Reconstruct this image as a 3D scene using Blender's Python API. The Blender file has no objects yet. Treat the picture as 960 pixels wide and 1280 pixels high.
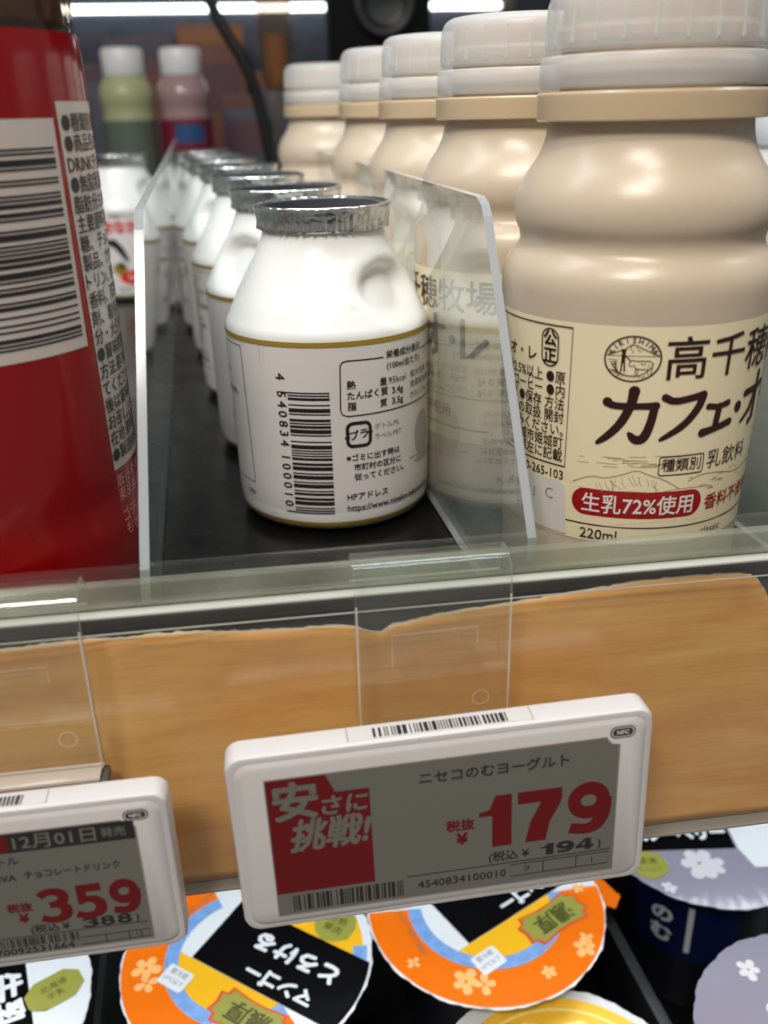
import bpy, bmesh, math, random
import numpy as np
from math import sin, cos, pi, radians, hypot, atan2, sqrt
from mathutils import Vector, Matrix
random.seed(7); rng = np.random.default_rng(7)
S = bpy.context.scene
COL = S.collection
MM = 0.001

# ------------------------------------------------------------------ camera
PITCH, YAW, ROLL = radians(23.7), radians(7.5), radians(1.4)
CAMPOS = Vector((0, 0, .1085))
fw = Vector((sin(YAW)*cos(PITCH), cos(YAW)*cos(PITCH), -sin(PITCH)))
r0 = Vector((cos(YAW), -sin(YAW), 0)); u0 = r0.cross(fw)
rt = r0*cos(ROLL) - u0*sin(ROLL); upv = u0*cos(ROLL) + r0*sin(ROLL)
cd = bpy.data.cameras.new('camera'); cam = bpy.data.objects.new('camera', cd); COL.objects.link(cam)
cam.matrix_world = Matrix(((rt.x, upv.x, -fw.x, CAMPOS.x), (rt.y, upv.y, -fw.y, CAMPOS.y), (rt.z, upv.z, -fw.z, CAMPOS.z), (0, 0, 0, 1)))
cd.sensor_fit = 'VERTICAL'; cd.sensor_height = 36; cd.lens = 1150*36/1280
cd.clip_start = .005; cd.clip_end = 30
cd.dof.use_dof = True; cd.dof.focus_distance = .216; cd.dof.aperture_fstop = 13
S.camera = cam
# ------------------------------------------------------------------ world and lamps
w = bpy.data.worlds.new('World'); S.world = w; w.use_nodes = True
bg = w.node_tree.nodes['Background']; bg.inputs[0].default_value = (.95, .93, .90, 1); bg.inputs[1].default_value = .17
def area(name, loc, target, sx, sy, power, col):
    l = bpy.data.lights.new(name, 'AREA'); l.shape = 'RECTANGLE'; l.size = sx; l.size_y = sy; l.energy = power; l.color = col
    o = bpy.data.objects.new(name, l); COL.objects.link(o); o.location = loc
    d = Vector(target) - Vector(loc); o.rotation_euler = d.to_track_quat('-Z', 'Y').to_euler(); return o
area('case_led_lamp', (.05, .25, .42), (.05, .30, 0), 1.0, .05, 2.15, (.84, .93, 1))
area('ceiling_lamp', (-.45, -.75, 1.35), (.03, .2, 0), .5, .25, 17, (1, .93, .85))
area('spot_lamp', (.02, -.10, .60), (.08, .2, .06), .03, .03, 1.0, (1, .91, .80))
area('under_shelf_led_lamp', (.05, .228, -.040), (.05, .222, -.14), .9, .012, .62, (.93, .97, 1))
S.view_settings.view_transform = 'Standard'; S.view_settings.look = 'None'; S.view_settings.gamma = 1
S.view_settings.use_curve_mapping = False; S.view_settings.exposure = 0
S.cycles.max_bounces = 14; S.cycles.transparent_max_bounces = 24; S.cycles.transmission_bounces = 10
S.cycles.caustics_reflective = False; S.cycles.caustics_refractive = False
S.cycles.use_denoising = True
S.cycles.sample_clamp_indirect = 6

# ------------------------------------------------------------------ materials
def lin(c):
    return tuple(((x/255)/12.92 if x/255 <= .04045 else ((x/255+.055)/1.055)**2.4) for x in c) + (1,)
def nodes(name):
    m = bpy.data.materials.new(name); m.use_nodes = True; nt = m.node_tree
    return m, nt, nt.nodes['Principled BSDF'], nt.nodes['Material Output']
def pbr(name, rgb, rough=.4, metal=0, spec=.5, sss=0, sssr=.004, coat=0, bump=0, bscale=300, vary=0, vscale=60, rvary=0):
    m, nt, p, out = nodes(name)
    c = lin(rgb); p.inputs['Base Color'].default_value = c
    p.inputs['Roughness'].default_value = rough; p.inputs['Metallic'].default_value = metal
    p.inputs['Specular IOR Level'].default_value = spec
    p.inputs['Coat Weight'].default_value = coat; p.inputs['Coat Roughness'].default_value = .08
    if sss:
        p.inputs['Subsurface Weight'].default_value = sss; p.inputs['Subsurface Radius'].default_value = (1, .85, .7); p.inputs['Subsurface Scale'].default_value = sssr
    tc = nt.nodes.new('ShaderNodeTexCoord')
    if bump:
        n = nt.nodes.new('ShaderNodeTexNoise'); n.inputs['Scale'].default_value = bscale; n.inputs['Detail'].default_value = 4
        nt.links.new(tc.outputs['Object'], n.inputs['Vector'])
        b = nt.nodes.new('ShaderNodeBump'); b.inputs['Strength'].default_value = bump; b.inputs['Distance'].default_value = .0004
        nt.links.new(n.outputs['Fac'], b.inputs['Height']); nt.links.new(b.outputs['Normal'], p.inputs['Normal'])
    if vary or rvary:
        n = nt.nodes.new('ShaderNodeTexNoise'); n.inputs['Scale'].default_value = vscale; n.inputs['Detail'].default_value = 5
        nt.links.new(tc.outputs['Object'], n.inputs['Vector'])
        if vary:
            mx = nt.nodes.new('ShaderNodeMix'); mx.data_type = 'RGBA'
            mx.inputs[6].default_value = tuple(x*(1-vary) for x in c[:3]) + (1,); mx.inputs[7].default_value = tuple(min(1, x*(1+vary)) for x in c[:3]) + (1,)
            nt.links.new(n.outputs['Fac'], mx.inputs[0]); nt.links.new(mx.outputs[2], p.inputs['Base Color'])
        if rvary:
            mr = nt.nodes.new('ShaderNodeMapRange'); mr.inputs[1].default_value = .3; mr.inputs[2].default_value = .7
            mr.inputs[3].default_value = max(.02, rough-rvary); mr.inputs[4].default_value = rough+rvary
            nt.links.new(n.outputs['Fac'], mr.inputs[0]); nt.links.new(mr.outputs[0], p.inputs['Roughness'])
    return m
def emit(name, rgb, s):
    m, nt, p, out = nodes(name); nt.nodes.remove(p)
    e = nt.nodes.new('ShaderNodeEmission'); e.inputs[0].default_value = lin(rgb); e.inputs[1].default_value = s
    nt.links.new(e.outputs[0], out.inputs[0]); return m
def clear(name, tint=(254, 255, 254), haze=.03, rough=.03, hazecol=(225, 228, 225), ior=1.49):
    """thin clear plastic sheet: Fresnel mix of transparent and glossy, with a diffuse haze that can paint in veiling reflections"""
    m, nt, p, out = nodes(name); nt.nodes.remove(p); N = nt.nodes.new; L = nt.links.new
    g = N('ShaderNodeNewGeometry'); mr = N('ShaderNodeMapRange'); mr.inputs[3].default_value = ior; mr.inputs[4].default_value = 1/ior
    L(g.outputs['Backfacing'], mr.inputs[0])
    f = N('ShaderNodeFresnel'); L(mr.outputs[0], f.inputs['IOR'])
    t = N('ShaderNodeBsdfTransparent'); t.inputs[0].default_value = lin(tint)
    gl = N('ShaderNodeBsdfGlossy'); gl.inputs['Roughness'].default_value = rough; gl.inputs[0].default_value = (1, 1, 1, 1)
    tc = N('ShaderNodeTexCoord'); n = N('ShaderNodeTexNoise'); n.inputs['Scale'].default_value = 35; n.inputs['Detail'].default_value = 6
    L(tc.outputs['Object'], n.inputs['Vector'])
    r2 = N('ShaderNodeMapRange'); r2.inputs[1].default_value = .35; r2.inputs[2].default_value = .75; r2.inputs[3].default_value = haze*.5; r2.inputs[4].default_value = haze*1.6
    L(n.outputs['Fac'], r2.inputs[0])
    d = N('ShaderNodeBsdfDiffuse'); d.inputs[0].default_value = lin(hazecol)
    m1 = N('ShaderNodeMixShader'); L(r2.outputs[0], m1.inputs[0]); L(t.outputs[0], m1.inputs[1]); L(d.outputs[0], m1.inputs[2])
    m2 = N('ShaderNodeMixShader'); L(f.outputs[0], m2.inputs[0]); L(m1.outputs[0], m2.inputs[1]); L(gl.outputs[0], m2.inputs[2])
    L(m2.outputs[0], out.inputs[0]); return m
def frosted(name):
    """translucent frosted polypropylene: part of the light passes straight on, the rest scatters"""
    m, nt, p, out = nodes(name); N = nt.nodes.new; L = nt.links.new
    p.inputs['Base Color'].default_value = lin((240, 240, 238)); p.inputs['Roughness'].default_value = .32
    p.inputs['Subsurface Weight'].default_value = .4; p.inputs['Subsurface Scale'].default_value = .004
    t = N('ShaderNodeBsdfTransparent'); t.inputs[0].default_value = (.97, .97, .96, 1); mx = N('ShaderNodeMixShader'); mx.inputs[0].default_value = .46
    L(p.outputs[0], mx.inputs[1]); L(t.outputs[0], mx.inputs[2]); L(mx.outputs[0], out.inputs[0]); return m
def wood_paper():
    m, nt, p, out = nodes('wood_print_paper'); N = nt.nodes.new; L = nt.links.new
    tc = N('ShaderNodeTexCoord'); mp = N('ShaderNodeMapping'); mp.inputs['Scale'].default_value = (14, 60, 70); L(tc.outputs['Object'], mp.inputs[0])
    n1 = N('ShaderNodeTexNoise'); n1.inputs['Scale'].default_value = 1.4; n1.inputs['Detail'].default_value = 8; n1.inputs['Roughness'].default_value = .6; n1.inputs['Distortion'].default_value = .6; L(mp.outputs[0], n1.inputs['Vector'])
    cr = N('ShaderNodeValToRGB'); e = cr.color_ramp.elements
    e[0].position = .25; e[0].color = lin((232, 158, 82)); e[1].position = .75; e[1].color = lin((252, 200, 124))
    x = e.new(.5); x.color = lin((245, 180, 102)); L(n1.outputs['Fac'], cr.inputs[0])
    mp2 = N('ShaderNodeMapping'); mp2.inputs['Scale'].default_value = (40, 100, 900); L(tc.outputs['Object'], mp2.inputs[0])
    n2 = N('ShaderNodeTexNoise'); n2.inputs['Scale'].default_value = 2; n2.inputs['Detail'].default_value = 5; L(mp2.outputs[0], n2.inputs['Vector'])
    mx = N('ShaderNodeMix'); mx.data_type = 'RGBA'; mx.blend_type = 'MULTIPLY'; mx.inputs[0].default_value = .22
    c2 = N('ShaderNodeValToRGB'); c2.color_ramp.elements[0].position = .3; c2.color_ramp.elements[0].color = (.55, .5, .45, 1); c2.color_ramp.elements[1].position = .6; c2.color_ramp.elements[1].color = (1, 1, 1, 1)
    L(n2.outputs['Fac'], c2.inputs[0]); L(cr.outputs[0], mx.inputs[6]); L(c2.outputs[0], mx.inputs[7])
    L(mx.outputs[2], p.inputs['Base Color']); p.inputs['Roughness'].default_value = .42; p.inputs['Specular IOR Level'].default_value = .45
    return m
def foil_mat():
    m, nt, p, out = nodes('aluminium_foil'); N = nt.nodes.new; L = nt.links.new
    p.inputs['Base Color'].default_value = (.82, .83, .85, 1); p.inputs['Metallic'].default_value = 1; p.inputs['Roughness'].default_value = .22
    tc = N('ShaderNodeTexCoord'); n = N('ShaderNodeTexVoronoi'); n.inputs['Scale'].default_value = 420; L(tc.outputs['Object'], n.inputs['Vector'])
    b = N('ShaderNodeBump'); b.inputs['Strength'].default_value = .5; b.inputs['Distance'].default_value = .0006; L(n.outputs['Distance'], b.inputs['Height']); L(b.outputs[0], p.inputs['Normal'])
    return m
M = dict(
    milk=pbr('white_bottle_plastic', (245, 247, 244), .24, sss=.35, sssr=.006, rvary=.05),
    sleeve=pbr('white_label_film', (229, 225, 222), .3, bump=.04, bscale=90),
    gold=pbr('gold_ink', (176, 146, 52), .3, metal=.25),
    black=pbr('black_ink', (38, 35, 36), .4), grey_ink=pbr('grey_ink', (120, 118, 116), .4), palegrey=pbr('pale_grey_ink', (178, 176, 174), .4),
    red_ink=pbr('red_ink', (214, 40, 38), .4), foil=foil_mat(),
    navy_reflection=pbr('navy_foil_reflection', (12, 20, 32), .4, spec=.15, bump=.15, bscale=120),  # dark colour paints the dim surroundings mirrored in the foil top
    coffee=pbr('milk_coffee_bottle', (211, 194, 172), .31, sss=.3, sssr=.004, bump=.07, bscale=1500),
    coffee_neck=pbr('amber_neck_plastic', (206, 184, 152), .25, sss=.4, sssr=.004),
    cap=frosted('frosted_cap'), neckfinish=pbr('milky_neck_plastic', (208, 186, 160), .4, sss=.3, sssr=.004),
    cream=pbr('cream_label_film', (250, 236, 198), .3, bump=.03, bscale=80), brown=pbr('dark_brown_ink', (52, 22, 20), .4), tan=pbr('tan_ink', (176, 158, 118), .45),
    crimson=pbr('crimson_ink', (164, 20, 28), .35), labelwhite=pbr('white_ink', (240, 238, 232), .4), sticker=pbr('white_sticker_paper', (226, 222, 212), .55),
    red=pbr('red_bottle_film', (142, 3, 10), .16, coat=.3, vary=.05), red_panel=pbr('pale_panel_ink', (204, 192, 184), .25), redline=pbr('red_line_ink', (190, 20, 30), .3), pinkink=pbr('pink_ink', (226, 150, 145), .35),
    clear=clear('clear_acrylic', haze=.19, hazecol=(215, 225, 218)), clear_edge=pbr('acrylic_edge', (172, 177, 182), .12, spec=.8),  # acrylic haze paints in the white bottle's reflected veil, besides scuffs
    hang=clear('clear_hanger_plastic', haze=.014, rough=.08), rail_clear=clear('clear_rail_plastic', haze=.012, rough=.16), bottle_clear=clear('clear_bottle_plastic', tint=(225, 215, 200), haze=.12, rough=.05, hazecol=(150, 125, 100)),  # hanger haze paints in the glare veil on its front
    rail_bar=clear('pale_green_rail_plastic', tint=(236, 240, 230), haze=.30, rough=.12, hazecol=(206, 210, 194)), rail_line=pbr('rail_line_plastic', (196, 198, 188), .2), rail_back=pbr('dark_grey_rail', (92, 92, 94), .35, bump=.05), rail_lip=pbr('rail_lip_grey', (150, 146, 140), .35),
    hang_edge=pbr('hanger_edge_plastic', (214, 206, 196), .12, spec=.8),
    wood=wood_paper(), paper_edge=pbr('torn_paper_white', (232, 222, 205), .8),
    shelf=pbr('black_shelf', (9, 10, 11), .25, spec=.35, bump=.05, bscale=400, rvary=.08), wall=pbr('blue_grey_back_panel', (42, 48, 60), .35, rvary=.1),
    casing=pbr('tag_casing_plastic', (213, 210, 209), .36, bump=.05, bscale=900, vary=.02), screen=pbr('grey_epaper', (116, 115, 107), .18, coat=.5), ep_black=pbr('epaper_black', (44, 42, 44), .3), ep_red=pbr('epaper_red', (112, 13, 17), .3),
    badge=pbr('dark_badge', (92, 86, 82), .25, metal=.5), seam=pbr('casing_seam', (150, 142, 136), .5),
    orange=pbr('orange_lid_ink', (240, 116, 18), .2, bump=.8, bscale=75), yellow=pbr('yellow_lid_ink', (244, 186, 36), .2, bump=.8, bscale=75), lidwhite=pbr('white_lid_film', (226, 232, 236), .2, bump=.8, bscale=75), lidblack=pbr('black_lid_ink', (12, 12, 14), .2, bump=.8, bscale=75),
    blue=pbr('blue_pattern_ink', (120, 164, 222), .35, vary=.35, vscale=420), olive=pbr('olive_badge_ink', (150, 152, 66), .4), olivedark=pbr('olive_line_ink', (70, 74, 22), .4), orange_red=pbr('orange_red_ink', (216, 84, 40), .35), creamflower=pbr('cream_flower_ink', (248, 186, 112), .35),
    palelav=pbr('pale_flower_ink', (208, 208, 214), .25, bump=.8, bscale=70), lav=pbr('lavender_lid_film', (142, 139, 157), .18, bump=.8, bscale=70, vary=.03), slice=pbr('mandarin_slice_ink', (250, 196, 60), .3, vary=.12, vscale=200), slice_pale=pbr('pale_slice_ink', (252, 228, 140), .3),
    cupdark=pbr('dark_cup_plastic', (20, 22, 30), .3), cupblue=pbr('blue_cup_ink', (14, 26, 74), .35), cuporange=pbr('brown_cup_plastic', (70, 34, 22), .3),
    tray=pbr('black_tray', (22, 22, 23), .4, rvary=.1), tray_edge=pbr('grey_tray_edge', (92, 92, 92), .35), cable=pbr('black_cable_rubber', (10, 10, 11), .5), device=pbr('black_device_plastic', (3, 3, 4), .7, spec=.15),
    tube=emit('led_tube', (246, 250, 255), 6), greencap=pbr('white_screw_cap', (232, 234, 236), .35), greend=pbr('pale_green_drink', (172, 180, 136), .35), greenl=pbr('dark_green_label', (98, 110, 96), .35), purple=pbr('berry_drink', (124, 36, 58), .3), bluel=pbr('blue_label', (44, 84, 130), .4), pinkneck=pbr('mauve_bottle_neck', (168, 138, 140), .2, coat=.5),
    carton1=pbr('orange_brown_carton', (120, 74, 62), .6, vary=.3, vscale=25), carton2=pbr('mauve_carton', (96, 66, 76), .6, vary=.3, vscale=25), carton3=pbr('grey_carton', (82, 84, 98), .6, vary=.2, vscale=25), amber=pbr('amber_part', (150, 96, 56), .3), post=pbr('grey_post', (104, 100, 94), .35, metal=.5),
)

# ------------------------------------------------------------------ mesh helpers
def raw(name, V, F, mat, parent=None, smooth=False):
    me = bpy.data.meshes.new(name); me.from_pydata([tuple(map(float, v)) for v in V], [], F)
    mats = mat if isinstance(mat, (list, tuple)) else [mat]
    for k in mats: me.materials.append(M[k])
    if smooth: me.polygons.foreach_set('use_smooth', [True]*len(me.polygons))
    me.update()
    o = bpy.data.objects.new(name, me); COL.objects.link(o)
    if parent: o.parent = parent
    return o
def frombm(name, bm, mat, parent=None, smooth=False):
    me = bpy.data.meshes.new(name); bm.to_mesh(me); bm.free()
    for k in (mat if isinstance(mat, (list, tuple)) else [mat]): me.materials.append(M[k])
    if smooth: me.polygons.foreach_set('use_smooth', [True]*len(me.polygons))
    o = bpy.data.objects.new(name, me); COL.objects.link(o)
    if parent: o.parent = parent
    return o
def thing(name, label, cat, loc=(0, 0, 0), rz=0, group=None):
    o = bpy.data.objects.new(name, None); COL.objects.link(o); o.location = loc; o.rotation_euler = (0, 0, rz)
    o.empty_display_size = .01
    return tag(o, label, cat, group)
def tag(o, label, cat, group=None):
    o['label'] = label; o['category'] = cat
    if group: o['group'] = group
    return o
def structure(o): o['kind'] = 'structure'; return o
def smooth_by_angle(o, deg=35):
    me = o.data; bm = bmesh.new(); bm.from_mesh(me)
    for e in bm.edges: e.smooth = not (len(e.link_faces) == 2 and e.calc_face_angle(0) > radians(deg))
    for f in bm.faces: f.smooth = True
    bm.to_mesh(me); bm.free()
def box(name, x0, x1, y0, y1, z0, z1, mat, parent=None, bevel=0, seg=2):
    bm = bmesh.new()
    vs = [bm.verts.new((x, y, z)) for x in (x0, x1) for y in (y0, y1) for z in (z0, z1)]
    for f in ((0, 1, 3, 2), (4, 6, 7, 5), (0, 4, 5, 1), (2, 3, 7, 6), (0, 2, 6, 4), (1, 5, 7, 3)): bm.faces.new([vs[i] for i in f])
    bmesh.ops.recalc_face_normals(bm, faces=bm.faces)
    if bevel: bmesh.ops.bevel(bm, geom=bm.edges[:], offset=bevel, segments=seg, affect='EDGES', profile=.6)
    o = frombm(name, bm, mat, parent)
    if bevel: smooth_by_angle(o, 40)
    return o
def chaikin(P, n=2, closed=False):
    P = [np.array(p, float) for p in P]
    for _ in range(n):
        Q = [] if closed else [P[0]]
        R = range(len(P)) if closed else range(len(P)-1)
        for i in R:
            a, b = P[i], P[(i+1) % len(P)]
            Q += [a*.75+b*.25, a*.25+b*.75]
        if not closed: Q.append(P[-1])
        P = Q
    return P
def lathe(name, prof, mat, parent=None, seg=96, fn=None, sub=2, deg=50):
    """prof: list of (z, r) in mm from bottom to top; fn(angle, z, r)->r"""
    P = chaikin(prof, sub) if sub else [np.array(p) for p in prof]
    V, F = [], []
    for z, r in P:
        for k in range(seg):
            a = 2*pi*k/seg; rr = fn(a, z, r) if fn else r
            V.append((rr*sin(a)*MM, -rr*cos(a)*MM, z*MM))
    for i in range(len(P)-1):
        for k in range(seg):
            k2 = (k+1) % seg; F.append((i*seg+k, i*seg+k2, (i+1)*seg+k2, (i+1)*seg+k))
    o = raw(name, V, F, mat, parent, True)
    bm = bmesh.new(); bm.from_mesh(o.data); bmesh.ops.remove_doubles(bm, verts=bm.verts, dist=2e-6)
    bmesh.ops.recalc_face_normals(bm, faces=bm.faces); bm.to_mesh(o.data); bm.free(); smooth_by_angle(o, deg); return o
# ------- flat art in millimetres: a piece is (list of 2D points, list of faces)
_tc = bpy.data.curves.new('text_source', 'FONT'); _to = bpy.data.objects.new('text_source', _tc); _cache = {}
def T(s, size, x=0, y=0, align='C', bold=0, sx=1, shear=0, rot=0, fit=None, res=2):
    if bold > .0:
        b = T(s, size, x, y, align, 0, sx, shear, rot, fit and fit-2*bold*size, res); out = [b]
        n = 4 if bold < .025 else 8
        for k in range(n):
            a = 2*pi*k/n+pi/4*(n == 4); d = np.array([cos(a)*bold*size, sin(a)*bold*size])
            V = np.concatenate([b[0][:, :2]+d, np.full((len(b[0]), 1), .006*(k+1))], 1); out.append((V, b[1]))
        return join(out)
    """text piece; (x, y) = anchor: vertical middle of the glyphs, left / centre / right"""
    key = (s, bold, res)
    if key not in _cache:
        _tc.body = s; _tc.offset = bold; _tc.size = 1; _tc.resolution_u = res
        me = bpy.data.meshes.new_from_object(_to)
        _cache[key] = (np.array([v.co[:2] for v in me.vertices]).reshape(-1, 2), [tuple(p.vertices) for p in me.polygons]); bpy.data.meshes.remove(me)
    V, F = _cache[key]
    if not len(V): return (np.zeros((0, 2)), [])
    V = V*size
    if fit: sx = fit/(V[:, 0].max()-V[:, 0].min())
    V = V*np.array([sx, 1])
    mid = .35*size
    V = V - np.array([{'L': V[:, 0].min(), 'C': (V[:, 0].min()+V[:, 0].max())/2, 'R': V[:, 0].max()}[align], mid])
    if shear: V = np.stack([V[:, 0]+shear*V[:, 1], V[:, 1]], 1)
    if rot:
        c, s_ = cos(rot), sin(rot); V = np.stack([V[:, 0]*c-V[:, 1]*s_, V[:, 0]*s_+V[:, 1]*c], 1)
    return (V+np.array([x, y]), F)
def HN(s, x0, y0, w, h, gap=.07):
    """heavy price numerals built from strokes, filling x0..x0+w, y0..y0+h"""
    def arc(cx, cy, rx, ry, a0, a1, n=20): return [(cx+rx*cos(radians(a0+(a1-a0)*k/n)), cy+ry*sin(radians(a0+(a1-a0)*k/n))) for k in range(n+1)]
    D = {'1': [poly([(0, .70), (.16, .74), (.25, 1), (.50, 1), (.50, 0), (.20, 0), (.20, .62), (0, .62)])],
         '7': [poly([(0, .77), (.68, .77), (.68, 1), (0, 1)]), poly([(.37, .80), (.68, .80), (.66, .70), (.50, .36), (.44, 0), (.12, 0), (.20, .40)])],
         '9': [stroke(arc(.35, .67, .225, .235, 0, 360, 36), [.2, .25, .2, .25, .2]), stroke([(.59, .70), (.58, .40), (.50, .17), (.33, .10), (.07, .16)], [.24, .25, .23, .2, .2], sm=2)],
         '3': [stroke([(.03, .80), (.18, .91), (.40, .91), (.55, .80), (.54, .63), (.40, .54), (.22, .53)], [.2, .19, .2, .25, .24, .18, .16], sm=2), stroke([(.22, .53), (.44, .53), (.57, .40), (.56, .22), (.42, .10), (.20, .09), (.01, .18)], [.16, .18, .25, .26, .2, .18, .2], sm=2)],
         '5': [poly([(.08, .78), (.62, .78), (.62, 1), (.08, 1)]), poly([(.08, .46), (.28, .50), (.28, .80), (.08, .80)]), stroke([(.10, .50), (.26, .58), (.45, .56), (.57, .42), (.56, .22), (.42, .10), (.20, .09), (.01, .17)], [.18, .16, .2, .25, .26, .2, .18, .2], sm=2)],
         '8': [stroke(arc(.34, .73, .2, .18, 0, 360, 32), .19), stroke(arc(.34, .30, .23, .21, 0, 360, 32), .2)],
         '4': [poly([(.36, 0), (.60, 0), (.60, 1), (.36, 1)]), poly([(0, .2), (.70, .2), (.70, .38), (0, .38)]), poly([(0, .36), (.20, .36), (.42, .98), (.36, 1)])]}
    wd = {'1': .52, '7': .68, '9': .70, '3': .69, '5': .69, '8': .68, '4': .70}
    tot = sum(wd[c] for c in s)+gap*(len(s)-1); out = []; x = 0
    for c in s:
        for k, p in enumerate(D[c]):
            V = p[0][:, :2]*np.array([w/tot, h])+np.array([x0+x*w/tot, y0]); out.append((np.concatenate([V, np.full((len(V), 1), .008*k)], 1), p[1]))
        x += wd[c]+gap
    return join(out)
def poly(P): return (np.array(P, float), [tuple(range(len(P)))])
def rect(x0, y0, x1, y1): return poly([(x0, y0), (x1, y0), (x1, y1), (x0, y1)])
def ell(cx, cy, rx, ry=None, n=28): ry = ry or rx; return poly([(cx+rx*cos(2*pi*k/n), cy+ry*sin(2*pi*k/n)) for k in range(n)])
def annulus(cx, cy, ra, rb, a0=0, a1=2*pi, n=48, ry=1):
    V = []; F = []
    for k in range(n+1):
        a = a0+(a1-a0)*k/n
        V += [(cx+ra*cos(a), cy+ra*ry*sin(a)), (cx+rb*cos(a), cy+rb*ry*sin(a))]
        if k: F.append((2*k-2, 2*k-1, 2*k+1, 2*k))
    return (np.array(V), F)
def stroke(P, w, closed=False, cap=False, sm=0):
    if sm: P = chaikin(P, sm, closed)
    P = [np.array(p, float) for p in P]; n = len(P); V = []; F = []
    ws = w if isinstance(w, (list, tuple)) else None
    for i in range(n):
        a = P[i-1] if (i or closed) else P[i]; b = P[(i+1) % n] if (i < n-1 or closed) else P[i]
        d = b-a; d = d/(np.linalg.norm(d)+1e-9); nn = np.array([-d[1], d[0]])
        ww = np.interp(i/(n-1), np.linspace(0, 1, len(ws)), ws) if ws else w
        V += [P[i]+nn*ww/2, P[i]-nn*ww/2]
    for i in range(n if closed else n-1):
        j = (i+1) % n; F.append((2*i, 2*i+1, 2*j+1, 2*j))
    pc = (np.array(V), F)
    if cap:
        for i, k in ((0, 0), (n-1, -1)):
            r = (ws[k] if ws else w)/2; pc = join([pc, ell(P[i][0], P[i][1], r*.999, n=14)])
    return pc
def rrect(x0, y0, x1, y1, r, n=5):
    P = []
    for cx, cy, a in ((x1-r, y1-r, 0), (x0+r, y1-r, pi/2), (x0+r, y0+r, pi), (x1-r, y0+r, 1.5*pi)):
        P += [(cx+r*cos(a+pi/2*k/n), cy+r*sin(a+pi/2*k/n)) for k in range(n+1)]
    return P
def join(ps):
    V = []; F = []; n = 0
    for v, f in ps:
        if not len(v): continue
        v = np.asarray(v, float); v = v if v.shape[1] == 3 else np.concatenate([v, np.zeros((len(v), 1))], 1)
        V.append(v); F += [tuple(i+n for i in t) for t in f]; n += len(v)
    return (np.concatenate(V), F) if V else (np.zeros((0, 3)), [])
def xf(p, rot=0, dx=0, dy=0, s=1):
    V = p[0][:, :2]*s; c, s_ = cos(rot), sin(rot); return (np.stack([V[:, 0]*c-V[:, 1]*s_+dx, V[:, 0]*s_+V[:, 1]*c+dy], 1), p[1])
def ean(code):
    Lc = ['0001101', '0011001', '0010011', '0111101', '0100011', '0110001', '0101111', '0111011', '0110111', '0001011']
    par = ['LLLLLL', 'LLGLGG', 'LLGGLG', 'LLGGGL', 'LGLLGG', 'LGGLLG', 'LGGGLL', 'LGLGLG', 'LGLGGL', 'LGGLGL'][int(code[0])]
    s = '101'
    for k in range(6):
        b = Lc[int(code[1+k])]; s += b if par[k] == 'L' else ''.join('10'[int(c)] for c in b)[::-1]
    s += '01010'
    for k in range(6): s += ''.join('10'[int(c)] for c in Lc[int(code[7+k])])
    return s+'101'
def bars(bits, x0, y0, x1, y1, vertical=False):
    """vertical: bars stacked from y1 (first) down to y0"""
    out = []; n = len(bits); i = 0
    while i < n:
        if bits[i] == '1':
            j = i
            while j < n and bits[j] == '1': j += 1
            if vertical: out.append(rect(x0, y1-(y1-y0)*j/n, x1, y1-(y1-y0)*i/n))
            else: out.append(rect(x0+(x1-x0)*i/n, y0, x0+(x1-x0)*j/n, y1))
            i = j
        else: i += 1
    return join(out)
def rbits(n, seed): r = random.Random(seed); return ''.join('1'*r.choice((1, 1, 2, 3))+'0'*r.choice((1, 1, 2)) for _ in range(n))
def wrap(name, piece, mat, parent, rfun, lift=.12, step=2.5):
    """wrap flat art round a bottle axis; u -> angle at the reference radius rfun.R"""
    V, F = piece; bm = bmesh.new(); vs = [bm.verts.new((v[0], v[1], v[2] if len(v) > 2 else 0)) for v in V]
    for f in F:
        try: bm.faces.new([vs[i] for i in f])
        except ValueError: pass
    if not len(V): bm.free(); return None
    u0_, u1_ = V[:, 0].min(), V[:, 0].max()
    for u in np.arange(math.floor(u0_/step)*step+step, u1_, step):
        bmesh.ops.bisect_plane(bm, geom=bm.verts[:]+bm.edges[:]+bm.faces[:], dist=1e-6, plane_co=(float(u)+.0137, 0, 0), plane_no=(1, 0, 0))
    for f in bm.faces:
        if f.normal.z < 0: f.normal_flip()
    R = rfun.R
    for v in bm.verts:
        a = v.co.x/R; z = v.co.y; r = rfun(z)+lift+v.co.z
        v.co = (r*sin(a)*MM, -r*cos(a)*MM, z*MM)
    return frombm(name, bm, mat, parent)
def flat(name, piece, mat, parent, lift, plane='XZ'):
    """flat art on a local plane: XZ faces -Y, XY faces +Z"""
    V, F = piece; bm = bmesh.new(); vs = [bm.verts.new((v[0], v[1], v[2] if len(v) > 2 else 0)) for v in V]
    for f in F:
        try: bm.faces.new([vs[i] for i in f])
        except ValueError: pass
    bm.normal_update()
    for f in bm.faces:
        if f.normal.z < 0: f.normal_flip()
    for v in bm.verts:
        v.co = (v.co.x*MM, -(lift+v.co.z)*MM, v.co.y*MM) if plane == 'XZ' else (v.co.x*MM, v.co.y*MM, (lift+v.co.z)*MM)
    return frombm(name, bm, mat, parent)
class RF:
    def __init__(s, prof, R):
        P = np.array([p for p in chaikin(prof, 2)]); o = np.argsort(P[:, 0], kind='stable'); s.z = P[o, 0]; s.r = P[o, 1]; s.R = R
    def __call__(s, z): return float(np.interp(z, s.z, s.r))
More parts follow.
